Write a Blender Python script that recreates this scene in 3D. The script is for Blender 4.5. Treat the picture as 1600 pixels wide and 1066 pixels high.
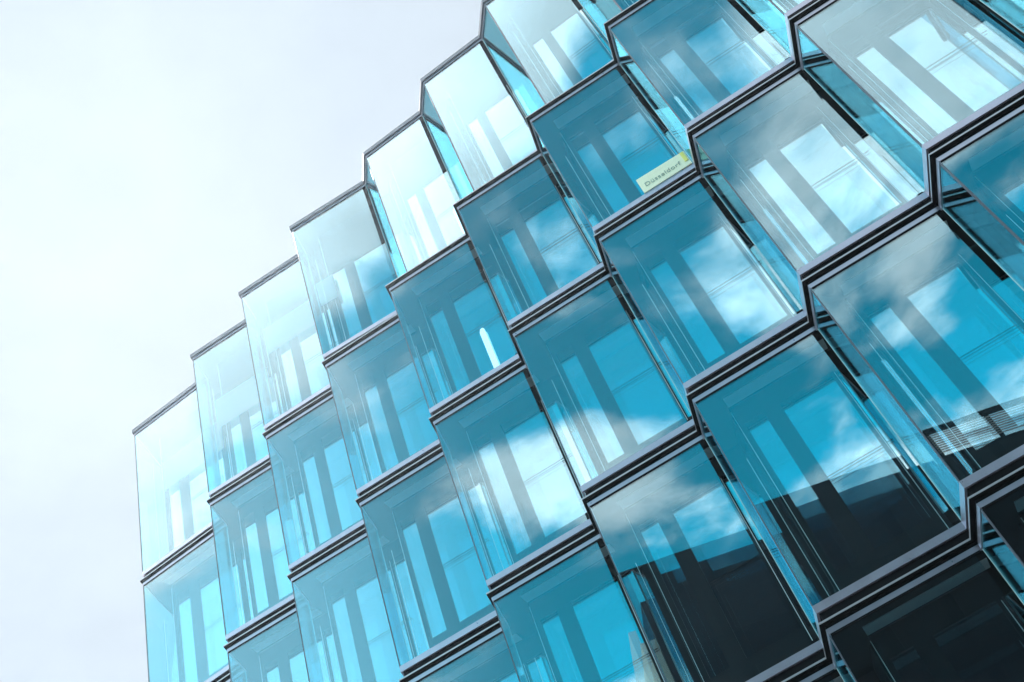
import bpy, bmesh, math, random
from mathutils import Matrix, Vector

# ------------------------------------------------------------------ camera
sc = bpy.context.scene
for o in list(bpy.data.objects):
    bpy.data.objects.remove(o)
CAM = Vector((8.466, -10.585, -16.976))
# rows: camera right, down, forward in world axes
RIGHT = Vector((0.62824328, 0.72862748, -0.27278633))
DOWN = Vector((-0.6916384, 0.36247277, -0.62469978))
FWD = Vector((-0.35629581, 0.58113294, 0.73166782))
cd = bpy.data.cameras.new("camera")
cam = bpy.data.objects.new("camera", cd)
sc.collection.objects.link(cam)
cd.sensor_width = 36.0
cd.lens = 1849.17 * 36.0 / 1600.0
cd.clip_start = 0.1
cd.clip_end = 3000
m = Matrix((RIGHT, -DOWN, -FWD)).transposed().to_4x4()
m.translation = CAM
cam.matrix_world = m
sc.camera = cam

# ------------------------------------------------------------------ world
SUN = Vector((-0.478, 0.271, 0.835)).normalized()
world = bpy.data.worlds.new("World")
sc.world = world
world.use_nodes = True
wn = world.node_tree
wn.nodes.clear()
def N(nt, t, **kw):
    n = nt.nodes.new(t)
    for k, v in kw.items():
        setattr(n, k, v)
    return n
def math_node(nt, op, a, b=None, c=None, clamp=False):
    n = nt.nodes.new('ShaderNodeMath')
    n.operation = op
    n.use_clamp = clamp
    for i, v in enumerate((a, b, c)):
        if v is None:
            continue
        if isinstance(v, (int, float)):
            n.inputs[i].default_value = v
        else:
            nt.links.new(v, n.inputs[i])
    return n.outputs[0]
def smooth(nt, v, a, b):
    n = nt.nodes.new('ShaderNodeMapRange')
    n.interpolation_type = 'SMOOTHSTEP'
    n.inputs['From Min'].default_value = a
    n.inputs['From Max'].default_value = b
    nt.links.new(v, n.inputs['Value'])
    return n.outputs['Result']
tc = N(wn, 'ShaderNodeTexCoord')
sep = N(wn, 'ShaderNodeSeparateXYZ')
wn.links.new(tc.outputs['Generated'], sep.inputs[0])
DX, DY, DZ = sep.outputs
sky = N(wn, 'ShaderNodeTexSky')
sky.sky_type = 'NISHITA'
sky.sun_disc = False
sky.sun_elevation = math.asin(SUN.z)
sky.sun_rotation = math.atan2(SUN.x, SUN.y)
sky.air_density = 1.0
sky.dust_density = 0.6
sky.ozone_density = 2.0
tint = N(wn, 'ShaderNodeMixRGB', blend_type='MULTIPLY')
tint.inputs[0].default_value = 1.0
tint.inputs[2].default_value = (0.035, 2.8, 2.2, 1)
wn.links.new(sky.outputs[0], tint.inputs[1])
bg_blue = N(wn, 'ShaderNodeBackground')
bg_blue.inputs[1].default_value = 0.15
wn.links.new(tint.outputs[0], bg_blue.inputs[0])
# clouds are laid out on a plane high above the place
den = math_node(wn, 'MAXIMUM', DZ, 0.05)
px = math_node(wn, 'DIVIDE', DX, den)
py = math_node(wn, 'DIVIDE', DY, den)
cmb = N(wn, 'ShaderNodeCombineXYZ')
wn.links.new(px, cmb.inputs[0]); wn.links.new(py, cmb.inputs[1])
cmb.inputs[2].default_value = 44.4
n1 = N(wn, 'ShaderNodeTexNoise')
n1.inputs['Scale'].default_value = 3.2
n1.inputs['Detail'].default_value = 9
n1.inputs['Roughness'].default_value = 0.52
n1.inputs['Distortion'].default_value = 0.2
wn.links.new(cmb.outputs[0], n1.inputs['Vector'])
n2 = N(wn, 'ShaderNodeTexNoise')
n2.inputs['Scale'].default_value = 9.0
n2.inputs['Detail'].default_value = 6
wn.links.new(cmb.outputs[0], n2.inputs['Vector'])
# cover: solid veil on the building's side of the sky, broken on the street side
veil = smooth(wn, DY, -0.42, 0.1)
hz_west = math_node(wn, 'MULTIPLY_ADD', DX, -0.42, DZ)
high = smooth(wn, hz_west, 0.755, 0.84)
cov = math_node(wn, 'MULTIPLY_ADD', veil, 0.5, n1.outputs['Fac'])
cov = math_node(wn, 'MULTIPLY_ADD', high, 0.30, cov)
cov = math_node(wn, 'MULTIPLY_ADD', smooth(wn, DX, 0.05, -0.10), -0.05, cov)
cov = math_node(wn, 'MULTIPLY_ADD', smooth(wn, DZ, 0.74, 0.64), -0.035, cov)
cov = math_node(wn, 'MULTIPLY_ADD', math_node(wn, 'MULTIPLY', smooth(wn, DX, 0.26, 0.42), smooth(wn, DZ, 0.58, 0.68)), 0.12, cov)
mask = smooth(wn, cov, 0.47, 0.63)
cshade = N(wn, 'ShaderNodeMapRange')
cshade.inputs['From Min'].default_value = 0.3
cshade.inputs['From Max'].default_value = 0.7
cshade.inputs['To Min'].default_value = 0.82
cshade.inputs['To Max'].default_value = 1.08
wn.links.new(n2.outputs['Fac'], cshade.inputs['Value'])
flat = math_node(wn, 'MULTIPLY_ADD', math_node(wn, 'MULTIPLY', veil, 0.72), math_node(wn, 'SUBTRACT', 1.0, cshade.outputs[0]), cshade.outputs[0])
glow = smooth(wn, hz_west, 0.76, 0.88)
boost = math_node(wn, 'MULTIPLY_ADD', math_node(wn, 'MULTIPLY', glow, math_node(wn, 'SUBTRACT', 1.0, veil)), 1.1, 1.0)
flat = math_node(wn, 'MULTIPLY', flat, boost)
ccol = N(wn, 'ShaderNodeMixRGB')
ccol.inputs[1].default_value = (1.85, 1.90, 1.95, 1)
ccol.inputs[2].default_value = (0.68, 0.785, 0.89, 1)
wn.links.new(veil, ccol.inputs[0])
bg_cl = N(wn, 'ShaderNodeBackground')
wn.links.new(ccol.outputs[0], bg_cl.inputs[0])
wn.links.new(flat, bg_cl.inputs[1])
pale = N(wn, 'ShaderNodeMixRGB')     # the clear sky pales towards the sun's side
pale.inputs[2].default_value = (7.5, 12.8, 15.0, 1)
wn.links.new(tint.outputs[0], pale.inputs[1])
wn.links.new(math_node(wn, 'MULTIPLY', smooth(wn, DX, 0.08, -0.22), 0.8), pale.inputs[0])
wn.links.new(pale.outputs[0], bg_blue.inputs[0])
mixw = N(wn, 'ShaderNodeMixShader')
wn.links.new(mask, mixw.inputs[0])
wn.links.new(bg_blue.outputs[0], mixw.inputs[1])
wn.links.new(bg_cl.outputs[0], mixw.inputs[2])
wo = N(wn, 'ShaderNodeOutputWorld')
wn.links.new(mixw.outputs[0], wo.inputs[0])

# ------------------------------------------------------------------ sun
sd = bpy.data.lights.new("sun", 'SUN')
sd.energy = 5.0
sd.angle = math.radians(0.5)
sd.color = (1.0, 0.96, 0.9)
so = bpy.data.objects.new("sun", sd)
so.rotation_euler = SUN.to_track_quat('Z', 'Y').to_euler()
so.location = (0, 0, 60)
sc.collection.objects.link(so)

sc.view_settings.view_transform = 'Standard'
sc.view_settings.look = 'None'
sc.view_settings.exposure = 0.0
sc.view_settings.gamma = 1.0
sc.view_settings.use_curve_mapping = False
sc.cycles.max_bounces = 14
sc.cycles.glossy_bounces = 8
sc.cycles.transparent_max_bounces = 40
sc.cycles.volume_bounces = 0
sc.cycles.use_denoising = True

# ------------------------------------------------------------------ materials
def principled(name, col, rough=0.5, metal=0.0, noise=0.0, nscale=8.0, bump=0.0, spec=0.5, emit=None):
    mt = bpy.data.materials.new(name)
    mt.use_nodes = True
    nt = mt.node_tree
    b = nt.nodes['Principled BSDF']
    b.inputs['Base Color'].default_value = (*col, 1)
    b.inputs['Roughness'].default_value = rough
    b.inputs['Metallic'].default_value = metal
    b.inputs['Specular IOR Level'].default_value = spec
    if emit:
        b.inputs['Emission Color'].default_value = (*emit[0], 1)
        b.inputs['Emission Strength'].default_value = emit[1]
    if noise:
        t = N(nt, 'ShaderNodeTexCoord')
        z = N(nt, 'ShaderNodeTexNoise')
        z.inputs['Scale'].default_value = nscale
        z.inputs['Detail'].default_value = 8
        nt.links.new(t.outputs['Object'], z.inputs['Vector'])
        r = N(nt, 'ShaderNodeMapRange')
        r.inputs['From Min'].default_value = 0.3
        r.inputs['From Max'].default_value = 0.7
        r.inputs['To Min'].default_value = 1 - noise
        r.inputs['To Max'].default_value = 1 + noise
        nt.links.new(z.outputs['Fac'], r.inputs['Value'])
        mx = N(nt, 'ShaderNodeVectorMath', operation='SCALE')
        mx.inputs[0].default_value = col
        nt.links.new(r.outputs[0], mx.inputs['Scale'])
        nt.links.new(mx.outputs[0], b.inputs['Base Color'])
        r2 = N(nt, 'ShaderNodeMapRange')
        r2.inputs['To Min'].default_value = rough * 0.8
        r2.inputs['To Max'].default_value = min(1, rough * 1.2)
        nt.links.new(z.outputs['Fac'], r2.inputs['Value'])
        nt.links.new(r2.outputs[0], b.inputs['Roughness'])
    return mt

def glass(name, base, tcol, gcol, grazing=1.0, wave=0.0, dirt=0.0):
    """coated architectural glass: see-through with a mirror coat"""
    mt = bpy.data.materials.new(name)
    mt.use_nodes = True
    nt = mt.node_tree
    nt.nodes.clear()
    out = N(nt, 'ShaderNodeOutputMaterial')
    tr = N(nt, 'ShaderNodeBsdfTransparent')
    tr.inputs[0].default_value = (*tcol, 1)
    gl = N(nt, 'ShaderNodeBsdfGlossy')
    gl.inputs['Color'].default_value = (*gcol, 1)
    gl.inputs['Roughness'].default_value = 0.0
    lw = N(nt, 'ShaderNodeLayerWeight')
    lw.inputs['Blend'].default_value = 0.5
    p5 = math_node(nt, 'POWER', lw.outputs['Facing'], 4.5)
    fac = math_node(nt, 'MULTIPLY_ADD', p5, (1 - base) * grazing, base, clamp=True)
    if dirt:
        t = N(nt, 'ShaderNodeTexCoord')
        z = N(nt, 'ShaderNodeTexNoise')
        z.inputs['Scale'].default_value = 1.1
        z.inputs['Detail'].default_value = 5
        nt.links.new(t.outputs['Object'], z.inputs['Vector'])
        fac = math_node(nt, 'MULTIPLY_ADD', math_node(nt, 'SUBTRACT', z.outputs['Fac'], 0.5), dirt, fac, clamp=True)
    if dirt:    # small differences of coating from pane to pane
        oi2 = N(nt, 'ShaderNodeObjectInfo')
        fac = math_node(nt, 'MULTIPLY_ADD', math_node(nt, 'SUBTRACT', oi2.outputs['Random'], 0.5), 0.05, fac, clamp=True)
    if wave:
        t = N(nt, 'ShaderNodeTexCoord')
        z = N(nt, 'ShaderNodeTexNoise')
        z.inputs['Scale'].default_value = 0.7
        z.inputs['Detail'].default_value = 1
        z.noise_dimensions = '4D'
        oi = N(nt, 'ShaderNodeObjectInfo')
        nt.links.new(math_node(nt, 'MULTIPLY', oi.outputs['Random'], 40.0), z.inputs['W'])
        nt.links.new(t.outputs['Object'], z.inputs['Vector'])
        bp = N(nt, 'ShaderNodeBump')
        bp.inputs['Strength'].default_value = wave
        bp.inputs['Distance'].default_value = 0.004
        nt.links.new(z.outputs['Fac'], bp.inputs['Height'])
        nt.links.new(bp.outputs[0], gl.inputs['Normal'])
    mx = N(nt, 'ShaderNodeMixShader')
    nt.links.new(fac, mx.inputs[0])
    nt.links.new(tr.outputs[0], mx.inputs[1])
    nt.links.new(gl.outputs[0], mx.inputs[2])
    nt.links.new(mx.outputs[0], out.inputs[0])
    return mt

M = dict(
    front=glass('front_glass', 0.19, (0.88, 0.965, 0.985), (0.66, 0.92, 1.0), wave=0.28, dirt=0.03),
    side=glass('side_glass', 0.18, (0.70, 0.94, 0.96), (0.33, 0.74, 0.84), dirt=0.05),
    inner=glass('window_glass', 0.58, (0.55, 0.80, 0.85), (0.88, 0.98, 1.0), wave=0.35),
    alu=principled('anodised_aluminium', (0.45, 0.43, 0.51), 0.30, 0.75, noise=0.05, nscale=5),
    ridge=principled('ledge_metal', (0.48, 0.48, 0.52), 0.35, 0.6),
    black=principled('black_rubber', (0.004, 0.005, 0.007), 0.7, noise=0.2, spec=0.1),
    joint=principled('joint_metal', (0.10, 0.11, 0.14), 0.4, 0.3),
    soffit=principled('soffit_board', (0.012, 0.016, 0.018), 0.8, noise=0.1, nscale=3, spec=0.2),
    strip=principled('soffit_strip_metal', (0.30, 0.38, 0.42), 0.5, noise=0.05),
    wall=principled('cladding', (0.014, 0.018, 0.021), 0.6, noise=0.12, nscale=4, spec=0.2),
    frame=principled('window_frame_metal', (0.012, 0.015, 0.018), 0.5, 0.0, spec=0.2),
    edge=principled('polished_edge', (0.75, 0.85, 0.86), 0.25, 0.3),
    cable=principled('steel_cable', (0.8, 0.86, 0.88), 0.3, 0.4),
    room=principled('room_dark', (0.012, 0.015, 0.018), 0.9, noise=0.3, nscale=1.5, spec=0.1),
    blind=principled('blind_slats', (0.85, 0.88, 0.9), 0.5),
    glow_panel=principled('added_glow', (0.9, 0.95, 0.95), 0.5, emit=((0.75, 0.95, 1.0), 1.4)),  # emission added so the white panels stay bright behind the glass
)

# ------------------------------------------------------------------ mesh helpers
COL = sc.collection
def prism(bm, pts, z0, z1):
    lo = [bm.verts.new((p[0], p[1], z0)) for p in pts]
    hi = [bm.verts.new((p[0], p[1], z1)) for p in pts]
    k = len(pts)
    bm.faces.new(lo[::-1]); bm.faces.new(hi)
    for i in range(k):
        j = (i + 1) % k
        bm.faces.new((lo[i], lo[j], hi[j], hi[i]))
def box(bm, x0, x1, y0, y1, z0, z1):
    prism(bm, [(x0, y0), (x1, y0), (x1, y1), (x0, y1)], z0, z1)
def link(name, bm, mat, parent=None, loc=(0, 0, 0)):
    bmesh.ops.recalc_face_normals(bm, faces=bm.faces)
    me = bpy.data.meshes.new(name)
    bm.to_mesh(me); bm.free()
    o = bpy.data.objects.new(name, me)
    for x in (mat if isinstance(mat, (list, tuple)) else [mat]):
        me.materials.append(x)
    COL.objects.link(o)
    o.location = loc
    if parent:
        o.parent = parent
    return o
def tag(o, label=None, cat=None, group=None, kind=None):
    if label: o['label'] = label
    if cat: o['category'] = cat
    if group: o['group'] = group
    if kind: o['kind'] = kind
    return o
def empty(name, loc=(0, 0, 0)):
    o = bpy.data.objects.new(name, None)
    COL.objects.link(o)
    o.location = loc
    return o

# ------------------------------------------------------------------ the building's plan
W = 2.033
LEV = [4.6, 0.0, -3.604, -7.208, -10.818, -14.43, -18.0]
KMAX = 12
SHORT = Vector((0.373, -0.605))
def Pp(k, top=False):
    if k == 0: return Vector((-8.70, 0.0))
    if top and k >= 4: return Vector((W * (k - 4) + 0.29, 0.30))
    return Vector((W * (k - 4), 0.0))
def Qp(k, top=False):
    if top and k >= 4: return Pp(k, True) + Vector((1.43, 0.42))
    if top and k == 3: return Vector((-0.27, 0.70))
    return Pp(k + 1) - SHORT
ENDP = Pp(0) - SHORT * 2.1
def outline(top=False):
    pts = [ENDP]
    for k in range(KMAX):
        pts += [Pp(k, top), Qp(k, top)]
    pts.append(Pp(KMAX, top))
    return pts
def offset(pts, d):
    """shift a polyline outward (towards the street) by d with mitred corners"""
    out = []
    for i, p in enumerate(pts):
        ns = []
        for a, b in ((i - 1, i), (i, i + 1)):
            if a < 0 or b >= len(pts): continue
            t = (pts[b] - pts[a]).normalized()
            ns.append(Vector((t.y, -t.x)))
        if len(ns) == 1:
            out.append(p + ns[0] * d)
        else:
            out.append(p + (ns[0] + ns[1]) * (d / (1 + ns[0].dot(ns[1]))))
    return out
def ribbon(pts, d_out, d_in, z0, z1):
    bm = bmesh.new()
    a = offset(pts, d_out); b = offset(pts, d_in)
    vs = []
    for p, q in zip(a, b):
        vs.append([bm.verts.new((p.x, p.y, z0)), bm.verts.new((p.x, p.y, z1)),
                   bm.verts.new((q.x, q.y, z1)), bm.verts.new((q.x, q.y, z0))])
    for v, w in zip(vs, vs[1:]):
        for i in range(4):
            j = (i + 1) % 4
            bm.faces.new((v[i], w[i], w[j], v[j]))
    bm.faces.new(vs[0]); bm.faces.new(vs[-1][::-1])
    return bm
def slab(pts, d, z0, z1, yback):
    bm = bmesh.new()
    a = offset(pts, d)
    ring = [(p.x, p.y) for p in a] + [(a[-1].x, yback), (a[0].x, yback)]
    prism(bm, ring, z0, z1)
    return bm

bld = empty('office_building', (0, 0, -18.6))
tag(bld, 'tall office building with saw-tooth bays of blue glass between dark floor bands', 'building')
Z0 = 18.6      # children are placed in the building's frame

def part(name, bm, mat, parent=None, loc=(0, 0, 0)):
    p = parent or bld
    l = Vector(loc) + (Vector((0, 0, Z0)) if p is bld else Vector((0, 0, 0)))
    return link(name, bm, mat, p, l)

for li, z in enumerate(LEV):
    low = outline(False); up = outline(li <= 1)
    mine = outline(True) if li == 0 else low        # the bay row hanging under this level
    # body of the floor, black front recessed between the metal frames
    if li == 0:
        fl = part('roof_slab', slab(mine, -0.035, 0.02, 0.16, 6.0), M['soffit'], loc=(0, 0, z))
        part('roof_edge', ribbon(mine, 0.035, -0.3, 0.068, 0.175), M['joint'], fl)
        part('head_frame', ribbon(mine, 0.0, -0.03, 0.0, 0.062), M['alu'], fl)
        continue
    fl = part('floor_slab', slab(low, -0.035, 0.02, 0.15, 6.0), M['soffit'], loc=(0, 0, z))
    part('upper_floor_edge', slab(up, -0.035, 0.153, 0.345, 6.0), M['black'], fl)
    part('head_frame', ribbon(low, 0.0, -0.03, 0.0, 0.062), M['alu'], fl)
    part('gap_lining', ribbon(low, -0.012, -0.034, 0.066, 0.118), M['black'], fl)
    part('ledge', ribbon(low, 0.045, -0.034, 0.121, 0.142), M['ridge'], fl)
    part('ledge_underside', ribbon(low, 0.042, -0.011, 0.109, 0.1195), M['black'], fl)
    part('sill_frame', ribbon(up, 0.0, -0.03, 0.272, 0.37), M['alu'], fl)

# ------------------------------------------------------------------ one bay
def bay_axes(P, Q):
    u = (Q - P).normalized()
    return u, Vector((-u.y, u.x)), (Q - P).length
def make_bay(P, Q, Pn, H, top, first, wide):
    """front pane with all that stands in its bay; origin at the corner P, z = 0 at the upper level"""
    u, n, L = bay_axes(P, Q)
    s = L / 1.7668 if not wide else 1.0
    def uh(a, h): return u * a + n * h
    def ub(bm, a0, a1, h0, h1, z0, z1):
        prism(bm, [uh(a0, h0), uh(a1, h0), uh(a1, h1), uh(a0, h1)], z0, z1)
    zt, zb = -0.012, -H + 0.372
    parts = {}
    bm = bmesh.new(); ub(bm, 0.012, L - 0.085, 0.010, 0.022, zt, zb)
    parts['front_pane'] = (bm, M['front'])
    S = Pn - Q
    sv = S.normalized(); sn = Vector((-sv.y, sv.x)); SL = S.length
    q = Q - P
    bm = bmesh.new()
    prism(bm, [q + sv * 0.01 + sn * 0.010, q + sv * (SL - 0.03) + sn * 0.010,
               q + sv * (SL - 0.03) + sn * 0.022, q + sv * 0.01 + sn * 0.022], zt, zb)
    parts['side_pane'] = (bm, M['side'])
    bm = bmesh.new()   # bright polished edge of the side pane
    prism(bm, [q + sv * 0.0 + sn * 0.004, q + sv * 0.009 + sn * 0.004,
               q + sv * 0.009 + sn * 0.028, q + sv * 0.0 + sn * 0.028], zt, zb)
    parts['pane_edge'] = (bm, M['edge'])
    bm = bmesh.new()   # dark joint on the outer corner
    ps = -SHORT.normalized() if not top else (Q - Pn).normalized()
    sm = Vector((-ps.y, ps.x))
    prism(bm, [uh(0, 0.004), uh(0.011, 0.004), uh(0.011, 0.024), uh(0.011, 0.024) + ps * 0.012, ps * 0.028 + uh(0, 0.02), ps * 0.028 + uh(0, 0.004)], zt, zb)
    parts['corner_joint'] = (bm, M['joint'])
    bm = bmesh.new(); ub(bm, 0.0 + 0.02, L - 0.02, 0.0, 0.028, -0.022, -0.001)
    parts['gasket'] = (bm, M['black'])
    bm = bmesh.new(); ub(bm, L - 0.10, L - 0.01, 0.03, 0.12, zb, zb + 0.05)
    parts['vent_foot'] = (bm, M['black'])
    # soffit strip
    if not top:
        bm = bmesh.new(); ub(bm, 0.33 * s, 1.78 * s, 0.24, 0.44, 0.008, 0.019)
        parts['soffit_strip'] = (bm, M['strip'])
    hd = -1.42 if top else -0.30
    sl = -H + 0.85
    D0, D1 = 0.50, 0.64
    A = [0.325, 0.38, 0.695, 0.875, 1.645, 1.69, 2.0, 2.10]
    A = [a * s for a in A]
    if wide: A = [0.32, 0.42, 0.80, 1.02, 2.10, 2.20, 2.45, 2.57]
    bm = bmesh.new()
    ub(bm, A[0], A[7], D0, D1, hd, 0.018)
    ub(bm, A[0], A[7], D0, D1, -H + 0.347, sl)
    for i in (0, 2, 4, 6): ub(bm, A[i], A[i + 1], D0, D1, sl, hd)
    # left return wall, parallel to the side pane
    rv = -SHORT.normalized() if not top else Vector((-0.82, 0.572))
    c = uh(A[0], D0)
    t0 = 0.02
    tw = Vector((rv.y, -rv.x)) * 0.10
    RL = 0.80 * (1.4 if first else 1.0)
    def rb(a0, a1, z0, z1):
        prism(bm, [c + rv * a0, c + rv * a1, c + rv * a1 + tw, c + rv * a0 + tw], z0, z1)
    rb(0.16, RL, hd, 0.017); rb(0.16, RL, -H + 0.348, sl)
    rb(0.16, 0.22, sl, hd); rb(0.52, RL, sl, hd)
    ub(bm, A[0], A[0] + 0.05, D1 + 0.001, D1 + 0.03, -H + 0.349, 0.016)
    parts['inner_wall'] = (bm, M['wall'])
    wins = []
    for i in (1, 3, 5):
        bm = bmesh.new(); ub(bm, A[i], A[i + 1], 0.520, 0.532, sl, hd); wins.append(bm)
    bm = bmesh.new()
    o1 = tw.normalized()
    prism(bm, [c + rv * 0.22 + o1 * 0.02, c + rv * 0.52 + o1 * 0.02, c + rv * 0.52 + o1 * 0.035, c + rv * 0.22 + o1 * 0.035], sl, hd)
    wins.append(bm)
    parts['windows'] = (wins, M['inner'])
    bm = bmesh.new()
    for i in (1, 3):
        a0, a1 = A[i], A[i + 1]
        ub(bm, a0, a0 + 0.022, 0.503, 0.519, sl, hd); ub(bm, a1 - 0.022, a1, 0.503, 0.519, sl, hd)
        ub(bm, a0 + 0.022, a1 - 0.022, 0.503, 0.519, sl, sl + 0.04)
    parts['window_frame'] = (bm, M['frame'])
    bm = bmesh.new()
    zr = -H + 2.0
    ub(bm, A[3] + 0.02, A[4] - 0.02, 0.490, 0.499, zr, zr + 0.009)
    ub(bm, A[3] + 0.02, A[4] - 0.02, 0.485, 0.490, zr - 0.083, zr - 0.0795)
    ub(bm, A[5], L, 0.490, 0.499, zr, zr + 0.009)
    parts['guard_rail'] = (bm, M['frame'])
    cabs = []
    for (a, h, z1) in ((0.325 * s, 0.49, -0.03), (0.20 * s, 0.34, -0.9), (1.67 * s, 0.46, -0.35 if not top else -1.2)):
        bm = bmesh.new()
        pts = [uh(a, h) + Vector((math.cos(t * math.pi / 3), math.sin(t * math.pi / 3))) * 0.0045 for t in range(6)]
        prism(bm, pts, zb - 0.02, z1); cabs.append(bm)
    parts['cables'] = (cabs, M['cable'])
    return parts

def copy_obj(o, parent, loc=None):
    c = o.copy()
    COL.objects.link(c)
    c.parent = parent
    if loc is not None: c.location = loc
    return c

def visible(P, Q, z0, z1, marg=0.22):
    for p in (P, Q, (P + Q) / 2):
        for z in (z0, (z0 + z1) / 2, z1):
            v = Vector((p.x, p.y, z)) - CAM
            d = v.dot(FWD)
            if d <= 0.5: continue
            x = 1849.17 * v.dot(RIGHT) / d / 800; y = 1849.17 * v.dot(DOWN) / d / 533
            if abs(x) < 1 + marg and abs(y) < 1 + marg: return True
    return False

PROTO = {}
for row in range(6):
    for k in range(KMAX):
        top = row == 0
        P, Q, Pn = Pp(k, top), Qp(k, top), Pp(k + 1, top)
        if not visible(P, Q, LEV[row], LEV[row + 1]): continue
        H = LEV[row] - LEV[row + 1]
        first = k == 0
        key = (top, first, (k == 3 and top), (k >= 4 and top), round(H, 3))
        loc = Vector((P.x, P.y, LEV[row] + Z0))
        if key not in PROTO:
            pr = make_bay(P, Q, Pn, H, top and k >= 4, first, first)
            if top and k < 4:   # tall head wall of the top storey
                pr = make_bay(P, Q, Pn, H, True, first, first)
            bay = link('glass_bay', *pr.pop('front_pane'), bld, loc)
            ch = []
            for nm, (b, mt) in pr.items():
                if nm == 'windows': ch += [link('window', x, mt, bay) for x in b]
                elif nm == 'cables': ch += [link('cable', x, mt, bay) for x in b]
                else: ch.append(link(nm, b, mt, bay))
            PROTO[key] = (bay, ch)
        else:
            b0, ch0 = PROTO[key]
            bay = copy_obj(b0, bld, loc)
            for c in ch0: copy_obj(c, bay)

# end of the building on the left: glass return, then a back wall; rooms behind are closed and dark
for row in range(6):
    z0, z1 = LEV[row + 1] + 0.372, LEV[row] - 0.012
    bm = bmesh.new()
    a = Pp(0); sv = -SHORT.normalized(); sn = Vector((sv.y, -sv.x))
    prism(bm, [a + sv * 0.03 + sn * 0.01, a + sv * 1.45 + sn * 0.01, a + sv * 1.45 + sn * 0.022, a + sv * 0.03 + sn * 0.022], z0, z1)
    part('end_pane', bm, M['side'])
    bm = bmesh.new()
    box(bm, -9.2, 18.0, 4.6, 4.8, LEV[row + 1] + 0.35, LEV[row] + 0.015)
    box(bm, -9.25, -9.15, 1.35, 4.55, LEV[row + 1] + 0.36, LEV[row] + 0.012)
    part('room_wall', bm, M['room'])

# ------------------------------------------------------------------ blinds in the top-left bays
def blind(k, a0, a1, z0, z1, zref):
    P, Q = Pp(k, True), Qp(k, True)
    u, n, L = bay_axes(P, Q)
    bm = bmesh.new()
    nsl = int((z1 - z0) / 0.045)
    for i in range(nsl):
        z = z0 + i * 0.045
        pts = [u * a0 + n * 0.40, u * a1 + n * 0.40, u * a1 + n * 0.45, u * a0 + n * 0.45]
        lo = [bm.verts.new((p.x, p.y, z + (0.022 if j > 1 else 0))) for j, p in enumerate(pts)]
        hi = [bm.verts.new((v.co.x, v.co.y, v.co.z + 0.003)) for v in lo]
        bm.faces.new(lo[::-1]); bm.faces.new(hi)
        for j in range(4):
            l = (j + 1) % 4
            bm.faces.new((lo[j], lo[l], hi[l], hi[j]))
    return part('venetian_blind', bm, M['blind'], loc=(P.x, P.y, zref))
blind(2, 0.17, 1.42, -1.75, -0.86, LEV[0])
blind(1, 0.17, 1.60, -2.1, -1.2, LEV[0])
blind(0, 0.40, 2.20, -1.9, -0.95, LEV[0])
blind(3, 0.05, 0.45, -2.3, -1.5, LEV[0])

# ------------------------------------------------------------------ sign with the city's name
def letters(text, size, depth):
    cu = bpy.data.curves.new('txt', 'FONT')
    cu.body = text; cu.size = size; cu.extrude = depth; cu.space_character = 1.08
    o = bpy.data.objects.new('txt', cu)
    COL.objects.link(o)
    dg = bpy.context.evaluated_depsgraph_get()
    me = bpy.data.meshes.new_from_object(o.evaluated_get(dg))
    bpy.data.objects.remove(o)
    return me
uv, nv, _L = bay_axes(Pp(6), Qp(6))
sp = Pp(6) + uv * 0.93 - nv * 0.018
signroot = empty('name_board', (sp.x, sp.y, LEV[2] + 0.375))
signroot.rotation_euler = (0, 0, math.atan2(uv.y, uv.x))
tag(signroot, 'pale green board reading Düsseldorf on the sill of a glass bay', 'sign')
M['board'] = principled('board_paint', (0.96, 0.96, 0.70), 0.5, noise=0.03, emit=None)
M['tape'] = principled('yellow_tape', (0.95, 0.85, 0.20), 0.5)
M['ink'] = principled('letter_paint', (0.30, 0.40, 0.34), 0.6)
bm = bmesh.new()
vs = []
for y in (0.0, 0.015):
    vs.append([bm.verts.new(p) for p in ((0, y, 0), (0.83, y, 0), (0.83, y, 0.34), (0, y, 0.36))])
bm.faces.new(vs[0]); bm.faces.new(vs[1][::-1])
for i in range(4):
    j = (i + 1) % 4
    bm.faces.new((vs[0][i], vs[1][i], vs[1][j], vs[0][j]))
link('board', bm, M['board'], signroot)
me = letters('Düsseldorf', 0.128, 0.002)
lt = bpy.data.objects.new('lettering', me); me.materials.append(M['ink'])
COL.objects.link(lt); lt.parent = signroot
lt.location = (0.07, -0.004, 0.10); lt.rotation_euler = (math.pi / 2, 0, 0)
bm = bmesh.new(); box(bm, 0.755, 0.81, -0.012, -0.005, 0.10, 0.33)
link('tape', bm, M['tape'], signroot)

# ------------------------------------------------------------------ two white upright panels with added glow, standing in for bright strips
def glow_panel(row, top, label):
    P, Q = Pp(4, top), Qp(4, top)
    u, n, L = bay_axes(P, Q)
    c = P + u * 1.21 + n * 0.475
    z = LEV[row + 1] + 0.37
    r = empty('added_panel', (c.x, c.y, z))
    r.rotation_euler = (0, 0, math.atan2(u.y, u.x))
    tag(r, label, 'glow_panel', 'white panels with added glow behind the glass')
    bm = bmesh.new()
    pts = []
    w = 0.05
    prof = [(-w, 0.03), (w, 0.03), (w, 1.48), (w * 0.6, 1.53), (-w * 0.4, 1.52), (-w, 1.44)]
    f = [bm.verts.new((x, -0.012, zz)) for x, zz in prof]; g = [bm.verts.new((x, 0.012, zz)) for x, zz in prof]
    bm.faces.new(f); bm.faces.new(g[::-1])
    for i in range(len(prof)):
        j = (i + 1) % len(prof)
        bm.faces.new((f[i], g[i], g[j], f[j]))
    link('panel_body', bm, M['glow_panel'], r)
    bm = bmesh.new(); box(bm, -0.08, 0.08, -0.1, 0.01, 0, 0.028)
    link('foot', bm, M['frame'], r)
glow_panel(1, False, 'tall white panel with added glow standing behind the glass of the second storey from the top')
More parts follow.
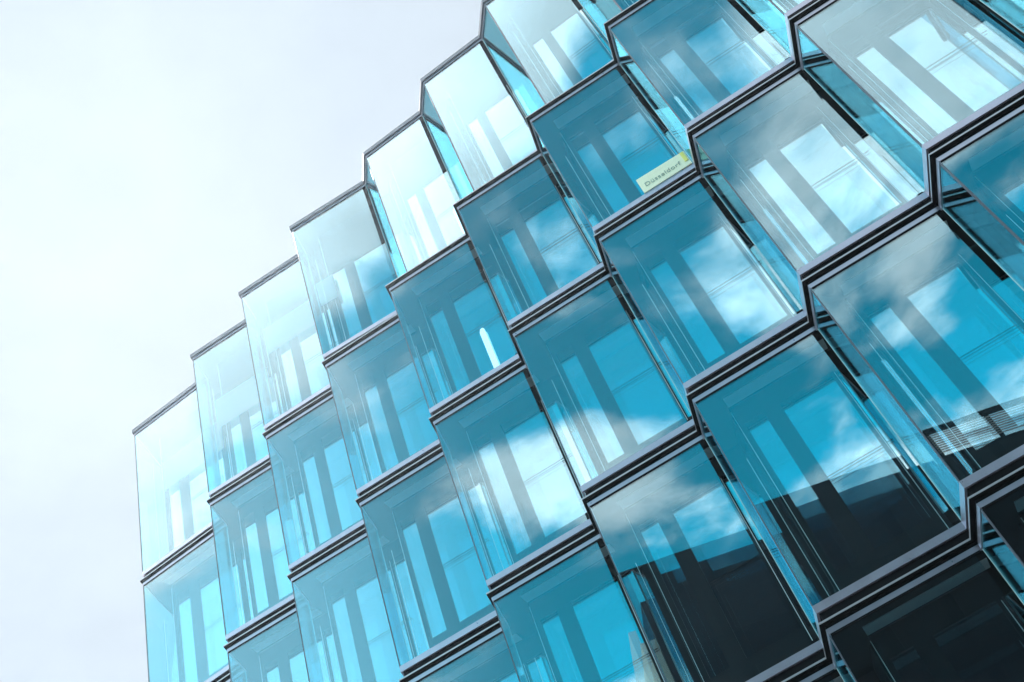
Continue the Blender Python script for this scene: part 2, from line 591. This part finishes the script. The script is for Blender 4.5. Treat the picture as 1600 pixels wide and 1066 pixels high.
glow_panel(0, True, 'tall white panel with added glow standing behind the pale glass of the top storey')

# ------------------------------------------------------------------ street and the buildings across it (they show in the glass)
M['paving'] = principled('paving', (0.30, 0.29, 0.28), 0.85, noise=0.15, nscale=0.6)
M['asphalt'] = principled('asphalt', (0.05, 0.05, 0.052), 0.9, noise=0.2, nscale=2)
M['dark_clad'] = principled('dark_cladding', (0.0028, 0.0036, 0.0048), 0.8, noise=0.4, nscale=0.7, spec=0.0)
M['dark_win'] = principled('dark_window', (0.002, 0.003, 0.004), 0.3, spec=0.08)
M['beige'] = principled('beige_stone', (0.42, 0.38, 0.30), 0.8, noise=0.12, nscale=1.2)
M['kerb'] = principled('kerb_stone', (0.33, 0.32, 0.31), 0.8, noise=0.1)
bm = bmesh.new(); box(bm, -150, 150, -150, 150, -19.1, -18.6)
tag(link('ground', bm, M['paving']), kind='structure')
bm = bmesh.new(); box(bm, -150, 150, -20.5, -12.5, -18.599, -18.594)
tag(link('road', bm, M['asphalt']), kind='structure')
bm = bmesh.new(); box(bm, -150, 150, -12.48, -12.3, -18.599, -18.47); box(bm, -150, 150, -20.7, -20.52, -18.599, -18.47)
tag(link('kerb', bm, M['kerb']), kind='structure')

YO = -24.0
opp = empty('dark_office_block', (20, YO, -18.6))
tag(opp, 'dark flat-roofed office block across the street, seen only mirrored in the lower glass bays', 'building')
def opart(name, boxes, mat, parent=None):
    bm = bmesh.new()
    for b in boxes:
        box(bm, b[0] - 20, b[1] - 20, b[2] - YO, b[3] - YO, b[4] + 18.6, b[5] + 18.6)
    return link(name, bm, mat, parent or opp)
opart('wall', [(5.6, 18.6, YO - 14, YO, -18.59, 8.6), (18.6, 50, YO - 14, YO, -18.59, 7.05)], M['dark_clad'])
opart('end_wall', [(4.95, 5.59, YO - 13, YO - 0.15, -18.59, 7.0)], M['beige'])
for fz in range(7):
    z = -17.6 + fz * 3.6
    opart('window_row', [(6.4 + i * 2.4, 8.3 + i * 2.4, YO - 0.02, YO + 0.02, z + 0.8, z + 2.9) for i in range(18)], M['dark_win'])
opart('roof_box', [(8.0, 14.0, YO - 11, YO - 6, 8.6, 9.3)], M['dark_clad'])
rail = empty('terrace_railing', (18.6, YO + 0.1, 7.05))
tag(rail, 'dark slatted terrace railing on the lower roof across the street, mirrored in the right bays', 'railing')
bm = bmesh.new()
box(bm, 0.01, 30, -0.2, 0.0, 1.15, 1.30)
link('top_rail', bm, M['dark_clad'], rail)
for i in range(13):
    bm = bmesh.new(); box(bm, 0.02 + i * 2.4, 0.14 + i * 2.4, -0.2, -0.08, 0.004, 1.148)
    link('post', bm, M['dark_clad'], rail)
bm = bmesh.new()
for i in range(9): box(bm, 0.02, 29.9, -0.07, -0.03, 0.12 + i * 0.105, 0.15 + i * 0.105)
link('slat_panel', bm, M['kerb'], rail)

# ------------------------------------------------------------------ haze
bm = bmesh.new(); box(bm, -152, 152, -152, 152, -19.7, 9.6)
hz = bpy.data.materials.new('haze_air'); hz.use_nodes = True
nt = hz.node_tree; nt.nodes.clear()
pv = N(nt, 'ShaderNodeVolumePrincipled')
pv.inputs['Color'].default_value = (0.74, 0.86, 1.0, 1)
pv.inputs['Density'].default_value = 0.0011
pv.inputs['Anisotropy'].default_value = 0.73
ho = N(nt, 'ShaderNodeOutputMaterial')
nt.links.new(pv.outputs[0], ho.inputs['Volume'])
tag(link('haze', bm, hz), kind='stuff')
